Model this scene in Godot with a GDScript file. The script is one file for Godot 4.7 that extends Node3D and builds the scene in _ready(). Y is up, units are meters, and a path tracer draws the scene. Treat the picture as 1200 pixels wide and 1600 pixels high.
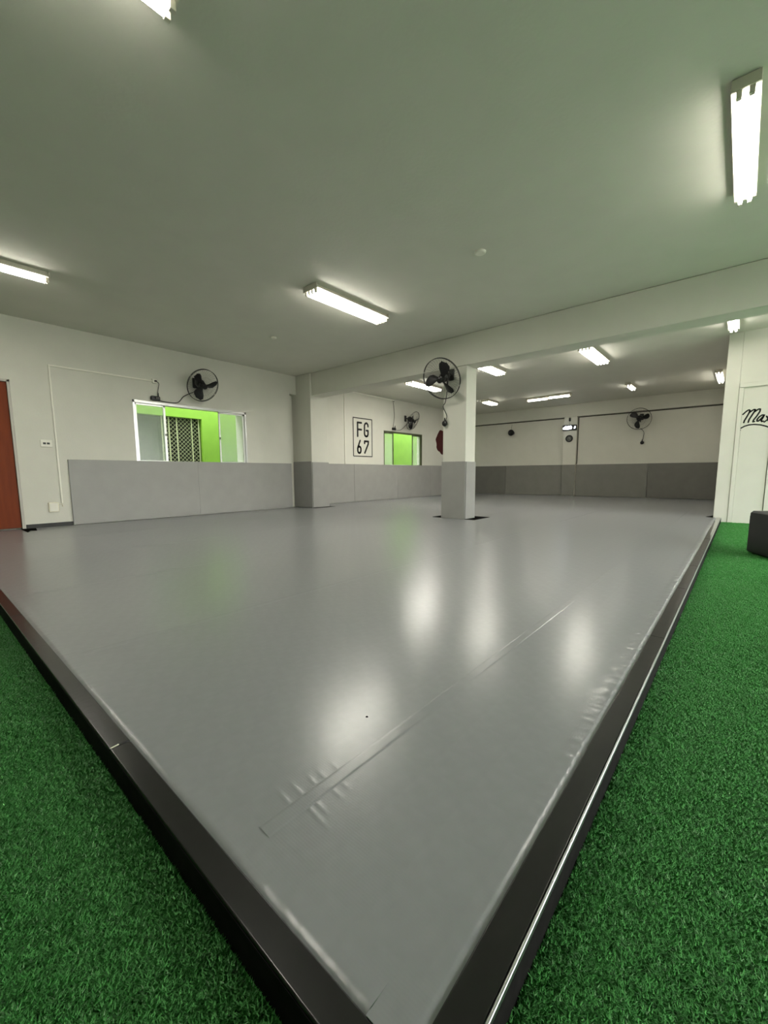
extends Node3D
# Martial-arts hall: grey vinyl mat with black border, green turf, padded walls, fluorescent ceiling fixtures.
# x runs along the beam (negative = towards the window wall), z runs along the window wall (negative = deeper), y is up.

const MAT_Y := 0.10
const TURF_Y := 0.025
const CEIL := 3.0
const WALL_X := -7.66      # window wall, front room
const WALL_X2 := -7.86     # window wall, rear room
const FAR_Z := -14.06
const BAY := 0.10          # depth of the far wall bays
const BEAM_Z := -5.92
const BEAM_B := -6.25
const BEAM_Y := 2.53
const BLOCK_X := -0.31     # white block at the right
const BLOCK_Z := -8.7
const RIGHT_X := 3.6
const NEAR_Z := 3.4

var M := {}
var used := {}
var rng := RandomNumberGenerator.new()

# ------------------------------------------------------------------ camera, sky, exposure
func setup_view() -> void:
	var cam := Camera3D.new()
	cam.name = "camera"
	add_child(cam)
	var yaw := 0.7129
	var pitch := 0.1206
	var roll := 0.0056
	var rx := Basis(Vector3.RIGHT, -pitch)
	var ry := Basis(Vector3.UP, yaw)
	var rz := Basis(Vector3.BACK, -roll)
	cam.transform = Transform3D(ry * rx * rz, Vector3(0, 0.85, 0))
	cam.near = 0.05
	cam.far = 100.0
	cam.projection = Camera3D.PROJECTION_FRUSTUM
	cam.keep_aspect = Camera3D.KEEP_HEIGHT
	var f := 643.2
	cam.size = 0.05 * 1600.0 / f
	cam.frustum_offset = Vector2(0.0, 0.05 * 17.9 / f)
	cam.current = true

	var we := WorldEnvironment.new()
	we.name = "environment"
	var e := Environment.new()
	var sm := ProceduralSkyMaterial.new()
	sm.sky_top_color = Color(0.90, 0.92, 0.92)
	sm.sky_horizon_color = Color(0.96, 0.96, 0.93)
	sm.ground_horizon_color = Color(0.62, 0.62, 0.60)
	sm.ground_bottom_color = Color(0.5, 0.5, 0.48)
	sm.sky_energy_multiplier = SKY
	sm.ground_energy_multiplier = SKY
	sm.sun_angle_max = 0.0
	var sky := Sky.new()
	sky.sky_material = sm
	e.background_mode = Environment.BG_SKY
	e.sky = sky
	e.tonemap_mode = Environment.TONE_MAPPER_LINEAR
	e.tonemap_exposure = 1.0
	e.sdfgi_enabled = true
	e.ssao_enabled = true
	e.ssil_enabled = true
	we.environment = e
	add_child(we)

const SKY := 3.25
const LAMP := 2.1          # area light energy of a four-tube 1.2 m fixture
const TUBE_GLOW := 27.0
const LAMP_COLOR := Color(1.0, 0.985, 0.945)

# ------------------------------------------------------------------ naming and tagging
func numbered(n: String) -> String:
	if not used.has(n):
		used[n] = 0
		return n
	used[n] += 1
	return "%s_%03d" % [n, used[n]]

func tag(o: Node, label: String, category: String, group := "") -> void:
	o.set_meta("label", label)
	o.set_meta("category", category)
	if group != "":
		o.set_meta("group", group)

func thing(called: String, label: String, category: String, at := Vector3.ZERO, group := "", basis := Basis()) -> Node3D:
	var o := Node3D.new()
	o.name = numbered(called)
	add_child(o)
	o.transform = Transform3D(basis, at)
	tag(o, label, category, group)
	return o

func part(called: String, mesh: Mesh, m: Material, parent: Node, xf := Transform3D()) -> MeshInstance3D:
	var o := MeshInstance3D.new()
	o.name = called
	o.mesh = mesh
	if m:
		o.material_override = m
	o.transform = xf
	o.cast_shadow = GeometryInstance3D.SHADOW_CASTING_SETTING_ON
	parent.add_child(o, true)
	return o

func solo(called: String, mesh: Mesh, m: Material, label: String, category: String, at := Vector3.ZERO, group := "", basis := Basis()) -> MeshInstance3D:
	var o := part(numbered(called), mesh, m, self, Transform3D(basis, at))
	tag(o, label, category, group)
	return o

func structure(called: String, mesh: Mesh, m: Material, label: String) -> MeshInstance3D:
	var o := part(called, mesh, m, self)
	o.set_meta("kind", "structure")
	o.set_meta("label", label)
	return o

# ------------------------------------------------------------------ mesh building
func begin() -> SurfaceTool:
	var st := SurfaceTool.new()
	st.begin(Mesh.PRIMITIVE_TRIANGLES)
	return st

func tri(st: SurfaceTool, a: Vector3, b: Vector3, c: Vector3, na: Vector3, nb: Vector3, nc: Vector3) -> void:
	var n := na + nb + nc
	if (b - a).cross(c - a).dot(n) > 0.0:
		var t := b
		b = c
		c = t
		t = nb
		nb = nc
		nc = t
	st.set_normal(na)
	st.add_vertex(a)
	st.set_normal(nb)
	st.add_vertex(b)
	st.set_normal(nc)
	st.add_vertex(c)

func quad(st: SurfaceTool, a: Vector3, b: Vector3, c: Vector3, d: Vector3, n: Vector3) -> void:
	tri(st, a, b, c, n, n, n)
	tri(st, a, c, d, n, n, n)

func squad(st: SurfaceTool, a: Vector3, b: Vector3, c: Vector3, d: Vector3, na: Vector3, nb: Vector3, nc: Vector3, nd: Vector3) -> void:
	tri(st, a, b, c, na, nb, nc)
	tri(st, a, c, d, na, nc, nd)

# box with chamfered edges between two corners
func box(st: SurfaceTool, lo: Vector3, hi: Vector3, bev := 0.0) -> void:
	var c := (lo + hi) * 0.5
	var h := (hi - lo).abs() * 0.5
	var b := minf(bev, minf(h.x, minf(h.y, h.z)) * 0.9)
	for ax in 3:
		var u := (ax + 1) % 3
		var v := (ax + 2) % 3
		for s in [-1.0, 1.0]:
			var p: Array[Vector3] = []
			for k in [[-1.0, -1.0], [1.0, -1.0], [1.0, 1.0], [-1.0, 1.0]]:
				var q := Vector3.ZERO
				q[ax] = s * h[ax]
				q[u] = k[0] * (h[u] - b)
				q[v] = k[1] * (h[v] - b)
				p.append(c + q)
			var n := Vector3.ZERO
			n[ax] = s
			quad(st, p[0], p[1], p[2], p[3], n)
	if b <= 0.0:
		return
	for ax in 3:
		var u := (ax + 1) % 3
		var v := (ax + 2) % 3
		for su in [-1.0, 1.0]:
			for sv in [-1.0, 1.0]:
				var p: Array[Vector3] = []
				for k in [[-1.0, 0], [1.0, 0], [1.0, 1], [-1.0, 1]]:
					var q := Vector3.ZERO
					q[ax] = k[0] * (h[ax] - b)
					q[u] = su * (h[u] - (b if k[1] == 1 else 0.0))
					q[v] = sv * (h[v] - (0.0 if k[1] == 1 else b))
					p.append(c + q)
				var nu := Vector3.ZERO
				nu[u] = su
				var nv := Vector3.ZERO
				nv[v] = sv
				squad(st, p[0], p[1], p[2], p[3], nu, nu, nv, nv)
	for sx in [-1.0, 1.0]:
		for sy in [-1.0, 1.0]:
			for sz in [-1.0, 1.0]:
				var s := Vector3(sx, sy, sz)
				var a := c + Vector3(sx * h.x, sy * (h.y - b), sz * (h.z - b))
				var d := c + Vector3(sx * (h.x - b), sy * h.y, sz * (h.z - b))
				var g := c + Vector3(sx * (h.x - b), sy * (h.y - b), sz * h.z)
				tri(st, a, d, g, Vector3(sx, 0, 0), Vector3(0, sy, 0), Vector3(0, 0, sz))

func frame_of(d: Vector3) -> Array[Vector3]:
	var up := Vector3.UP if absf(d.y) < 0.9 else Vector3.RIGHT
	var u := up.cross(d).normalized()
	return [u, d.cross(u).normalized()]

# capped cylinder / cone
func cyl(st: SurfaceTool, a: Vector3, b: Vector3, ra: float, rb: float, n := 16, caps := true) -> void:
	var d := (b - a).normalized()
	var f := frame_of(d)
	for i in n:
		var t0 := TAU * i / n
		var t1 := TAU * (i + 1) / n
		var n0: Vector3 = f[0] * cos(t0) + f[1] * sin(t0)
		var n1: Vector3 = f[0] * cos(t1) + f[1] * sin(t1)
		squad(st, a + n0 * ra, a + n1 * ra, b + n1 * rb, b + n0 * rb, n0, n1, n1, n0)
		if caps:
			if ra > 0.0:
				tri(st, a, a + n0 * ra, a + n1 * ra, -d, -d, -d)
			if rb > 0.0:
				tri(st, b, b + n0 * rb, b + n1 * rb, d, d, d)

# round tube along a polyline
func tube(st: SurfaceTool, pts: Array, r: float, n := 8, closed := false) -> void:
	var c := pts.size()
	var rings := []
	for i in c:
		var p0: Vector3 = pts[(i - 1 + c) % c] if (i > 0 or closed) else pts[i]
		var p1: Vector3 = pts[(i + 1) % c] if (i < c - 1 or closed) else pts[i]
		var d := (p1 - p0).normalized()
		var f := frame_of(d)
		var ring := []
		for k in n:
			var t := TAU * k / n
			ring.append(f[0] * cos(t) + f[1] * sin(t))
		rings.append(ring)
	var last := c if closed else c - 1
	for i in last:
		var j := (i + 1) % c
		for k in n:
			var l := (k + 1) % n
			squad(st, pts[i] + rings[i][k] * r, pts[i] + rings[i][l] * r, pts[j] + rings[j][l] * r, pts[j] + rings[j][k] * r, rings[i][k], rings[i][l], rings[j][l], rings[j][k])

func curve(pts: Array, steps := 6) -> Array:
	var out := []
	var n := pts.size()
	for i in n - 1:
		var a: Vector3 = pts[maxi(i - 1, 0)]
		var b: Vector3 = pts[i]
		var c: Vector3 = pts[i + 1]
		var d: Vector3 = pts[mini(i + 2, n - 1)]
		for k in steps:
			out.append(b.cubic_interpolate(c, a, d, float(k) / steps))
	out.append(pts[n - 1])
	return out

# lathe round local +Z : profile of Vector2(radius, z)
func lathe(st: SurfaceTool, prof: Array, n := 24) -> void:
	for i in prof.size() - 1:
		var p: Vector2 = prof[i]
		var q: Vector2 = prof[i + 1]
		var d := q - p
		var nn := Vector2(d.y, -d.x).normalized()
		for k in n:
			var t0 := TAU * k / n
			var t1 := TAU * (k + 1) / n
			var e0 := Vector3(cos(t0), sin(t0), 0)
			var e1 := Vector3(cos(t1), sin(t1), 0)
			var n0 := e0 * nn.x + Vector3(0, 0, nn.y)
			var n1 := e1 * nn.x + Vector3(0, 0, nn.y)
			squad(st, e0 * p.x + Vector3(0, 0, p.y), e1 * p.x + Vector3(0, 0, p.y), e1 * q.x + Vector3(0, 0, q.y), e0 * q.x + Vector3(0, 0, q.y), n0, n1, n1, n0)

# flat prism from a 2D outline: origin + u * x + v * y, thickness along n
func prism(st: SurfaceTool, poly: PackedVector2Array, o: Vector3, u: Vector3, v: Vector3, t: float) -> void:
	var n := u.cross(v).normalized()
	var idx := Geometry2D.triangulate_polygon(poly)
	for i in range(0, idx.size(), 3):
		for s in [0.0, 1.0]:
			var q: Array[Vector3] = []
			for k in 3:
				var p := poly[idx[i + k]]
				q.append(o + u * p.x + v * p.y + n * t * s)
			var nn: Vector3 = n if s == 1.0 else -n
			tri(st, q[0], q[1], q[2], nn, nn, nn)
	for i in poly.size():
		var p := poly[i]
		var q := poly[(i + 1) % poly.size()]
		var a := o + u * p.x + v * p.y
		var b := o + u * q.x + v * q.y
		var d := (b - a)
		if d.length() < 1e-6:
			continue
		var sn := d.normalized().cross(n)
		quad(st, a, b, b + n * t, a + n * t, sn)

# painted stroke: rectangles with round joints
func stroke(st: SurfaceTool, pts: Array, w: float, o: Vector3, u: Vector3, v: Vector3, t: float, round_ends := true) -> void:
	for i in pts.size() - 1:
		var a: Vector2 = pts[i]
		var b: Vector2 = pts[i + 1]
		var d := (b - a).normalized() * w * 0.5
		var s := Vector2(-d.y, d.x)
		prism(st, PackedVector2Array([a - s, b - s, b + s, a + s]), o, u, v, t)
	for i in pts.size():
		if not round_ends and (i == 0 or i == pts.size() - 1):
			continue
		var p: Vector2 = pts[i]
		var poly := PackedVector2Array()
		for k in 10:
			poly.append(p + Vector2(cos(TAU * k / 10), sin(TAU * k / 10)) * w * 0.5)
		prism(st, poly, o, u, v, t)

func one_box(lo: Vector3, hi: Vector3, bev := 0.004) -> ArrayMesh:
	var st := begin()
	box(st, lo, hi, bev)
	return st.commit()

# ------------------------------------------------------------------ materials
func plain(c: Color, rough := 0.6, metal := 0.0) -> StandardMaterial3D:
	var m := StandardMaterial3D.new()
	m.albedo_color = c
	m.roughness = rough
	m.metallic = metal
	return m

func noise_tex(freq: float, a: Color, b: Color, seed_value: int, size := 512, octaves := 4) -> NoiseTexture2D:
	var n := FastNoiseLite.new()
	n.seed = seed_value
	n.frequency = freq
	n.fractal_octaves = octaves
	var t := NoiseTexture2D.new()
	t.width = size
	t.height = size
	t.seamless = true
	t.noise = n
	var g := Gradient.new()
	g.set_color(0, a)
	g.set_color(1, b)
	t.color_ramp = g
	return t

func bump_tex(freq: float, strength: float, seed_value: int, size := 512) -> NoiseTexture2D:
	var n := FastNoiseLite.new()
	n.seed = seed_value
	n.frequency = freq
	n.fractal_octaves = 3
	var t := NoiseTexture2D.new()
	t.width = size
	t.height = size
	t.seamless = true
	t.as_normal_map = true
	t.bump_strength = strength
	t.noise = n
	return t

func world_mapped(m: StandardMaterial3D, per_metre: float) -> void:
	m.uv1_triplanar = true
	m.uv1_world_triplanar = true
	m.uv1_scale = Vector3.ONE * per_metre

func weave_normal() -> ImageTexture:
	# fine woven backing pressed through the vinyl: 32 threads per tile each way
	var s := 256
	var im := Image.create(s, s, false, Image.FORMAT_RGB8)
	for y in s:
		for x in s:
			var a := 0.5 + 0.5 * sin(TAU * x * 20.0 / s)
			var b := 0.5 + 0.5 * sin(TAU * y * 20.0 / s)
			var h := 0.55 * a + 0.45 * b
			im.set_pixel(x, y, Color(h, h, h))
	im.bump_map_to_normal_map(1.2)
	return ImageTexture.create_from_image(im)

func make_materials() -> void:
	var m: StandardMaterial3D
	m = plain(Color.WHITE, 0.75)
	m.albedo_texture = noise_tex(0.006, Color(0.80, 0.795, 0.75), Color(0.815, 0.81, 0.765), 3)
	m.normal_enabled = true
	m.normal_texture = bump_tex(0.08, 1.5, 4)
	m.normal_scale = 0.12
	world_mapped(m, 0.7)
	M.paint = m
	m = plain(Color.WHITE, 0.85)
	m.albedo_texture = noise_tex(0.006, Color(0.80, 0.795, 0.75), Color(0.815, 0.81, 0.765), 8)
	m.normal_enabled = true
	m.normal_texture = bump_tex(0.07, 2.0, 9)
	m.normal_scale = 0.10
	world_mapped(m, 0.6)
	M.ceiling = m
	m = plain(Color.WHITE, 0.25)
	m.albedo_texture = noise_tex(0.004, Color(0.525, 0.53, 0.535), Color(0.54, 0.545, 0.55), 14)
	m.normal_enabled = true
	m.normal_texture = weave_normal()
	m.normal_scale = 0.1
	m.metallic_specular = 0.5
	world_mapped(m, 8.0)
	M.vinyl = m
	m = plain(Color.WHITE, 0.30)
	m.albedo_color = Color(0.56, 0.565, 0.57)
	M.seam = m
	m = plain(Color.WHITE, 0.5)
	m.albedo_texture = noise_tex(0.01, Color(0.565, 0.56, 0.545), Color(0.59, 0.585, 0.57), 21)
	world_mapped(m, 0.5)
	M.pad = m
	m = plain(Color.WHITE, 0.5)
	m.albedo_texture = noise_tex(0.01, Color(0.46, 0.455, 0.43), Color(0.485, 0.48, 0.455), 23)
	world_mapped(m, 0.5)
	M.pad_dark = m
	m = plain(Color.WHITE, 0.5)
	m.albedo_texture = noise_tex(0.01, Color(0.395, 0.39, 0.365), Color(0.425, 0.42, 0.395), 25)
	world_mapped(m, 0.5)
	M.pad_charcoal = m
	m = plain(Color.WHITE, 0.23)
	m.albedo_texture = noise_tex(0.02, Color(0.085, 0.08, 0.078), Color(0.13, 0.125, 0.12), 31)
	m.normal_enabled = true
	m.normal_texture = bump_tex(0.03, 1.0, 32)
	m.normal_scale = 0.15
	world_mapped(m, 2.0)
	M.border = m
	m = m.duplicate()
	m.roughness = 0.8
	m.metallic_specular = 0.2
	M.border_matte = m
	M.alu_edge = plain(Color(0.86, 0.87, 0.88), 0.28, 1.0)
	m = plain(Color.WHITE, 0.7)
	m.albedo_texture = noise_tex(0.05, Color(0.56, 0.555, 0.53), Color(0.72, 0.715, 0.69), 41)
	world_mapped(m, 1.5)
	M.concrete = m
	m = plain(Color.WHITE, 0.95)
	m.albedo_texture = noise_tex(0.09, Color(0.18, 0.47, 0.17), Color(0.28, 0.62, 0.26), 51)
	m.normal_enabled = true
	m.normal_texture = bump_tex(0.25, 8.0, 52)
	world_mapped(m, 5.0)
	M.turf_base = m
	m = plain(Color.WHITE, 0.6)
	m.vertex_color_use_as_albedo = true
	M.blade = m
	m = plain(Color.WHITE, 0.42)
	m.albedo_texture = noise_tex(0.008, Color(0.42, 0.175, 0.05), Color(0.48, 0.21, 0.07), 61)
	m.uv1_triplanar = true
	m.uv1_world_triplanar = true
	m.uv1_scale = Vector3(3.0, 0.35, 3.0)
	m.metallic_specular = 0.25
	M.door_wood = m
	M.door_frame = plain(Color(0.72, 0.70, 0.66), 0.5)
	M.black = plain(Color(0.018, 0.018, 0.017), 0.5)
	M.black_soft = plain(Color(0.03, 0.03, 0.028), 0.8)
	M.fan_black = plain(Color(0.045, 0.043, 0.04), 0.4)
	M.wire = plain(Color(0.09, 0.09, 0.085), 0.4, 0.3)
	M.matte_black = plain(Color(0.03, 0.029, 0.027), 1.0)
	M.matte_black.metallic_specular = 0.1
	M.baseboard = plain(Color(0.17, 0.17, 0.165), 0.6)
	M.plastic_white = plain(Color(0.88, 0.87, 0.82), 0.45)
	M.plastic_cream = plain(Color(0.90, 0.88, 0.79), 0.5)
	M.conduit = plain(Color(0.90, 0.89, 0.84), 0.5)
	M.alu = plain(Color(0.80, 0.80, 0.79), 0.35, 0.85)
	M.olive_frame = plain(Color(0.36, 0.38, 0.28), 0.4, 0.3)  # even dark olive tone for the rear window frame
	M.housing = plain(Color(0.86, 0.84, 0.78), 0.45)
	M.holder = plain(Color(0.80, 0.78, 0.72), 0.5)
	m = plain(Color(1, 1, 1), 0.4)
	m.emission_enabled = true
	m.emission = LAMP_COLOR
	m.emission_energy_multiplier = TUBE_GLOW
	M.tube = m
	m = m.duplicate()
	m.emission_energy_multiplier = TUBE_GLOW * 0.7  # lower output set for the far room tubes
	M.tube_dimmed = m
	m = plain(Color.WHITE, 0.7)
	m.albedo_texture = noise_tex(0.01, Color(0.395, 0.555, 0.125), Color(0.42, 0.58, 0.14), 71)
	world_mapped(m, 0.6)
	M.lime = m
	M.dark_glass = plain(Color(0.045, 0.05, 0.045), 0.2)
	M.lattice = plain(Color(0.60, 0.62, 0.48), 0.5)
	m = plain(Color(0.84, 0.88, 0.84, 0.22), 0.25)
	m.transparency = BaseMaterial3D.TRANSPARENCY_ALPHA
	m.metallic_specular = 0.3
	M.reeded = m
	m = plain(Color(0.9, 0.95, 0.95, 0.08), 0.02)
	m.transparency = BaseMaterial3D.TRANSPARENCY_ALPHA
	M.glass = m
	M.red = plain(Color(0.27, 0.01, 0.018), 0.6)
	m = plain(Color(0.9, 0.93, 1.0), 0.4)
	m.emission_enabled = true
	m.emission = Color(0.93, 0.96, 1.0)
	m.emission_energy_multiplier = 2.2
	M.led = m
	M.leather = plain(Color(0.012, 0.012, 0.011), 0.5)
	m = plain(Color.WHITE, 0.9)
	m.albedo_texture = noise_tex(0.05, Color(0.50, 0.49, 0.47), Color(0.62, 0.61, 0.58), 81)
	world_mapped(m, 0.5)
	M.pavement = m
	M.strip_grey = plain(Color(0.27, 0.265, 0.23), 0.8)
	M.grey_dark = plain(Color(0.2, 0.2, 0.19), 0.5)
	M.scratch = plain(Color(0.80, 0.78, 0.70), 0.6)

# ------------------------------------------------------------------ room shell
func build_shell() -> void:
	var st := begin()
	box(st, Vector3(WALL_X2 - 0.2, -0.15, FAR_Z - 0.2), Vector3(RIGHT_X + 0.2, TURF_Y, NEAR_Z + 0.2))
	structure("floor", st.commit(), M.turf_base, "green artificial turf floor round the grey mat")
	st = begin()
	box(st, Vector3(WALL_X2 - 0.2, CEIL, FAR_Z - 0.2), Vector3(RIGHT_X + 0.2, CEIL + 0.2, NEAR_Z + 0.2))
	structure("ceiling", st.commit(), M.ceiling, "flat painted concrete ceiling")

	# window wall, front room, with door and window openings
	st = begin()
	var xo := WALL_X2 - 0.2
	var w1 := [-2.56, -4.62, 1.02, 2.085]
	box(st, Vector3(xo, 0, -1.06), Vector3(WALL_X, CEIL, w1[0]))
	box(st, Vector3(xo, 0, w1[0]), Vector3(WALL_X, w1[2], w1[1]))
	box(st, Vector3(xo, w1[3], w1[0]), Vector3(WALL_X, CEIL, w1[1]))
	box(st, Vector3(xo, 0, w1[1]), Vector3(WALL_X, CEIL, -5.70))
	box(st, Vector3(xo, 2.60, -5.70), Vector3(WALL_X, CEIL, -5.90))
	box(st, Vector3(xo, 0, -5.70), Vector3(WALL_X - 0.16, 2.60, -5.90))
	box(st, Vector3(xo, 2.15, -0.16), Vector3(WALL_X, CEIL, -1.06))
	box(st, Vector3(xo, 0, NEAR_Z + 0.2), Vector3(WALL_X, CEIL, -0.16))
	box(st, Vector3(xo, 0, -0.16), Vector3(WALL_X - 0.12, 2.15, -1.06))
	structure("wall_left", st.commit(), M.paint, "off-white window wall beside the brown door")
	# window wall, rear room
	st = begin()
	var w2 := [-9.10, -10.98, 1.02, 2.08]
	box(st, Vector3(xo, 0, -5.90), Vector3(WALL_X2, CEIL, w2[0]))
	box(st, Vector3(xo, 0, w2[0]), Vector3(WALL_X2, w2[2], w2[1]))
	box(st, Vector3(xo, w2[3], w2[0]), Vector3(WALL_X2, CEIL, w2[1]))
	box(st, Vector3(xo, 0, w2[1]), Vector3(WALL_X2, CEIL, FAR_Z))
	structure("wall_left_rear", st.commit(), M.paint, "off-white window wall of the rear room beyond the beam")
	# far wall: two shallow bays below a lintel, split by a flat pilaster
	st = begin()
	box(st, Vector3(xo, 0, FAR_Z - 0.3), Vector3(0.6, CEIL, FAR_Z - BAY))
	structure("wall_far", st.commit(), M.paint, "off-white far wall behind two shallow bays")
	structure("trim_3", one_box(Vector3(WALL_X2, 2.61, FAR_Z - BAY), Vector3(BLOCK_X, CEIL, FAR_Z), 0.004), M.paint, "shallow lintel along the top of the far wall")
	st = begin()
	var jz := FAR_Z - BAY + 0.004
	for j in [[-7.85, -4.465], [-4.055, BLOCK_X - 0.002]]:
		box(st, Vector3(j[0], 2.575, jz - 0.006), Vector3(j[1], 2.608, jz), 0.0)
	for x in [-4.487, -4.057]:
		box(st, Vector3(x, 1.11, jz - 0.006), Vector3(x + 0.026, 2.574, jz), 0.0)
	structure("trim_5", st.commit(), M.strip_grey, "dark grey strip round the far wall bays")  # thin dark grey strips along the lintel and pilaster edges
	structure("trim_4", one_box(Vector3(-4.46, MAT_Y, FAR_Z - BAY), Vector3(-4.06, 2.61, FAR_Z), 0.004), M.paint, "flat pilaster between the two far wall bays")
	# white block at the right with a narrow door recess
	st = begin()
	box(st, Vector3(BLOCK_X, 0, FAR_Z - 0.2), Vector3(-0.13, CEIL, BLOCK_Z), 0.006)
	box(st, Vector3(-0.13, 2.22, FAR_Z - 0.2), Vector3(0.29, CEIL, BLOCK_Z))
	box(st, Vector3(-0.13, 0, FAR_Z - 0.2), Vector3(0.29, 2.22, BLOCK_Z - 0.09))
	box(st, Vector3(0.29, 0, FAR_Z - 0.2), Vector3(RIGHT_X + 0.2, CEIL, BLOCK_Z))
	structure("wall_right_block", st.commit(), M.paint, "white wall block with a narrow door beside the turf")
	# right wall: glazed shop front with posts
	st = begin()
	box(st, Vector3(RIGHT_X, 2.65, BLOCK_Z), Vector3(RIGHT_X + 0.2, CEIL, NEAR_Z + 0.2))
	box(st, Vector3(RIGHT_X, 0, -1.23), Vector3(RIGHT_X + 0.2, 2.65, NEAR_Z + 0.2))
	box(st, Vector3(RIGHT_X, 0, BLOCK_Z), Vector3(RIGHT_X + 0.2, 2.65, -8.3))
	for z in [-3.5, -5.9]:
		box(st, Vector3(RIGHT_X, 0, z - 0.08), Vector3(RIGHT_X + 0.2, 2.65, z + 0.08))
	structure("wall_right", st.commit(), M.paint, "white wall with a glazed shop front")
	structure("wall_near", one_box(Vector3(xo, 0, NEAR_Z), Vector3(RIGHT_X + 0.2, CEIL, NEAR_Z + 0.2), 0.0), M.paint, "white wall facing the beam across the turf")
	var k := 3
	for b in [[-1.23, -3.42], [-3.58, -5.82], [-5.98, -8.3]]:
		var w := Node3D.new()
		w.name = "window_%d" % k
		w.set_meta("kind", "structure")
		w.set_meta("label", "tall shop-front window facing the turf")
		add_child(w)
		k += 1
		st = begin()
		var z0: float = b[0]
		var z1: float = b[1]
		box(st, Vector3(RIGHT_X + 0.06, 0.02, z0 - 0.05), Vector3(RIGHT_X + 0.12, 2.65, z0), 0.004)
		box(st, Vector3(RIGHT_X + 0.06, 0.02, z1), Vector3(RIGHT_X + 0.12, 2.65, z1 + 0.05), 0.004)
		box(st, Vector3(RIGHT_X + 0.06, 2.6, z1), Vector3(RIGHT_X + 0.12, 2.65, z0), 0.004)
		box(st, Vector3(RIGHT_X + 0.06, 0.0, z1), Vector3(RIGHT_X + 0.12, 0.08, z0), 0.004)
		part("frame", st.commit(), M.alu, w)
		part("pane", one_box(Vector3(RIGHT_X + 0.085, 0.08, z1 + 0.05), Vector3(RIGHT_X + 0.093, 2.6, z0 - 0.05), 0.0), M.glass, w)

	# beam, pilaster
	st = begin()
	box(st, Vector3(-7.70, BEAM_Y, BEAM_B), Vector3(RIGHT_X, CEIL, BEAM_Z), 0.012)
	structure("trim_1", st.commit(), M.paint, "deep white ceiling beam across the hall above the column")
	st = begin()
	box(st, Vector3(WALL_X2, MAT_Y, -6.36), Vector3(-7.17, CEIL, -5.88), 0.01)
	var pil := structure("trim_2", st.commit(), M.paint, "white wall pilaster carrying the end of the beam")
	part("foot_gap_plate", one_box(Vector3(-7.80, MAT_Y, -6.46), Vector3(-7.08, MAT_Y + 0.003, -5.90), 0.0), M.matte_black, pil)  # black plate standing in for the dark cut-out round the pilaster
	# column
	var col := thing("column", "square white column under the beam, padded grey at its foot", "column", Vector3(-3.6, 0, -6.09))
	part("shaft", one_box(Vector3(-0.215, MAT_Y, -0.15), Vector3(0.215, BEAM_Y, 0.165), 0.008), M.paint, col)
	part("foot_gap_plate", one_box(Vector3(-0.40, MAT_Y, -0.36), Vector3(0.40, MAT_Y + 0.004, 0.175), 0.0), M.matte_black, col)  # black plate added for the dark hole cut in the mat here
	# pads wrapped round the column
	for a in [["front", Vector3(-0.225, MAT_Y, 0.167), Vector3(0.222, 1.04, 0.182)], ["side", Vector3(0.217, MAT_Y, -0.15), Vector3(0.232, 1.035, 0.160)], ["side", Vector3(-0.232, MAT_Y, -0.15), Vector3(-0.217, 1.035, 0.160)], ["back", Vector3(-0.222, MAT_Y, -0.168), Vector3(0.222, 1.04, -0.153)]]:
		part("pad", one_box(a[1], a[2], 0.004), M.pad, col)

	# baseboard between door and pads
	structure("baseboard_left", one_box(Vector3(WALL_X, MAT_Y, -1.62), Vector3(WALL_X + 0.012, 0.155, -1.07), 0.002), M.baseboard, "dark strip of baseboard between brown door and grey pad")

	# outside: passage behind the window wall, lime-green neighbour wall, pavement
	structure("ground_passage", one_box(Vector3(-9.3, -0.15, -20), Vector3(xo, -0.02, 6), 0.0), M.pavement, "paved passage floor outside the windows")
	structure("ground_street", one_box(Vector3(RIGHT_X + 0.2, -0.15, -25), Vector3(30, -0.02, 20), 0.0), M.pavement, "paved street outside the shop front")
	st = begin()
	var gx := -9.1
	var g := [-3.02, -4.40, 0.9, 2.06]
	box(st, Vector3(gx - 0.2, 0, 6), Vector3(gx, 3.6, g[0]))
	box(st, Vector3(gx - 0.2, 0, g[1]), Vector3(gx, 3.6, -20))
	box(st, Vector3(gx - 0.2, 0, g[0]), Vector3(gx, g[2], g[1]))
	box(st, Vector3(gx - 0.2, g[3], g[0]), Vector3(gx, 3.6, g[1]))
	var lw := structure("wall_outside", st.commit(), M.lime, "lime-green wall of the passage seen through the windows")
	solo("dark_window", one_box(Vector3(0, 0, 0), Vector3(0.02, g[3] - g[2] - 0.004, g[0] - g[1] - 0.004), 0.0), M.dark_glass, "dark window pane set in the lime-green wall outside", "window", Vector3(gx - 0.18, g[2] + 0.002, g[1] + 0.002))
	var gr := thing("lattice_grille", "pale diagonal lattice grille before the dark window in lime-green wall", "grille", Vector3(gx - 0.1, g[2], g[1] + 0.003))
	var gw := 0.82
	var gh: float = g[3] - g[2]
	st = begin()
	var pitch := 0.085
	var n := int((gw + gh) / pitch) + 1
	for i in n:
		var c := i * pitch
		var y0 := maxf(0.0, c - gw)
		var y1 := minf(gh, c)
		if y1 - y0 > 0.02:
			tube(st, [Vector3(0, y0, c - y0), Vector3(0, y1, c - y1)], 0.0042, 4)
			tube(st, [Vector3(0.012, y0, gw - (c - y0)), Vector3(0.012, y1, gw - (c - y1))], 0.0042, 4)
	part("lattice", st.commit(), M.lattice, gr).set_meta("kind", "stuff")
	for z in [0.04, 0.195, 0.51, 0.67, 0.81]:
		part("upright_bar", one_box(Vector3(0.02, 0, z - 0.011), Vector3(0.035, gh, z + 0.011), 0.003), M.lattice, gr)

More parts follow.
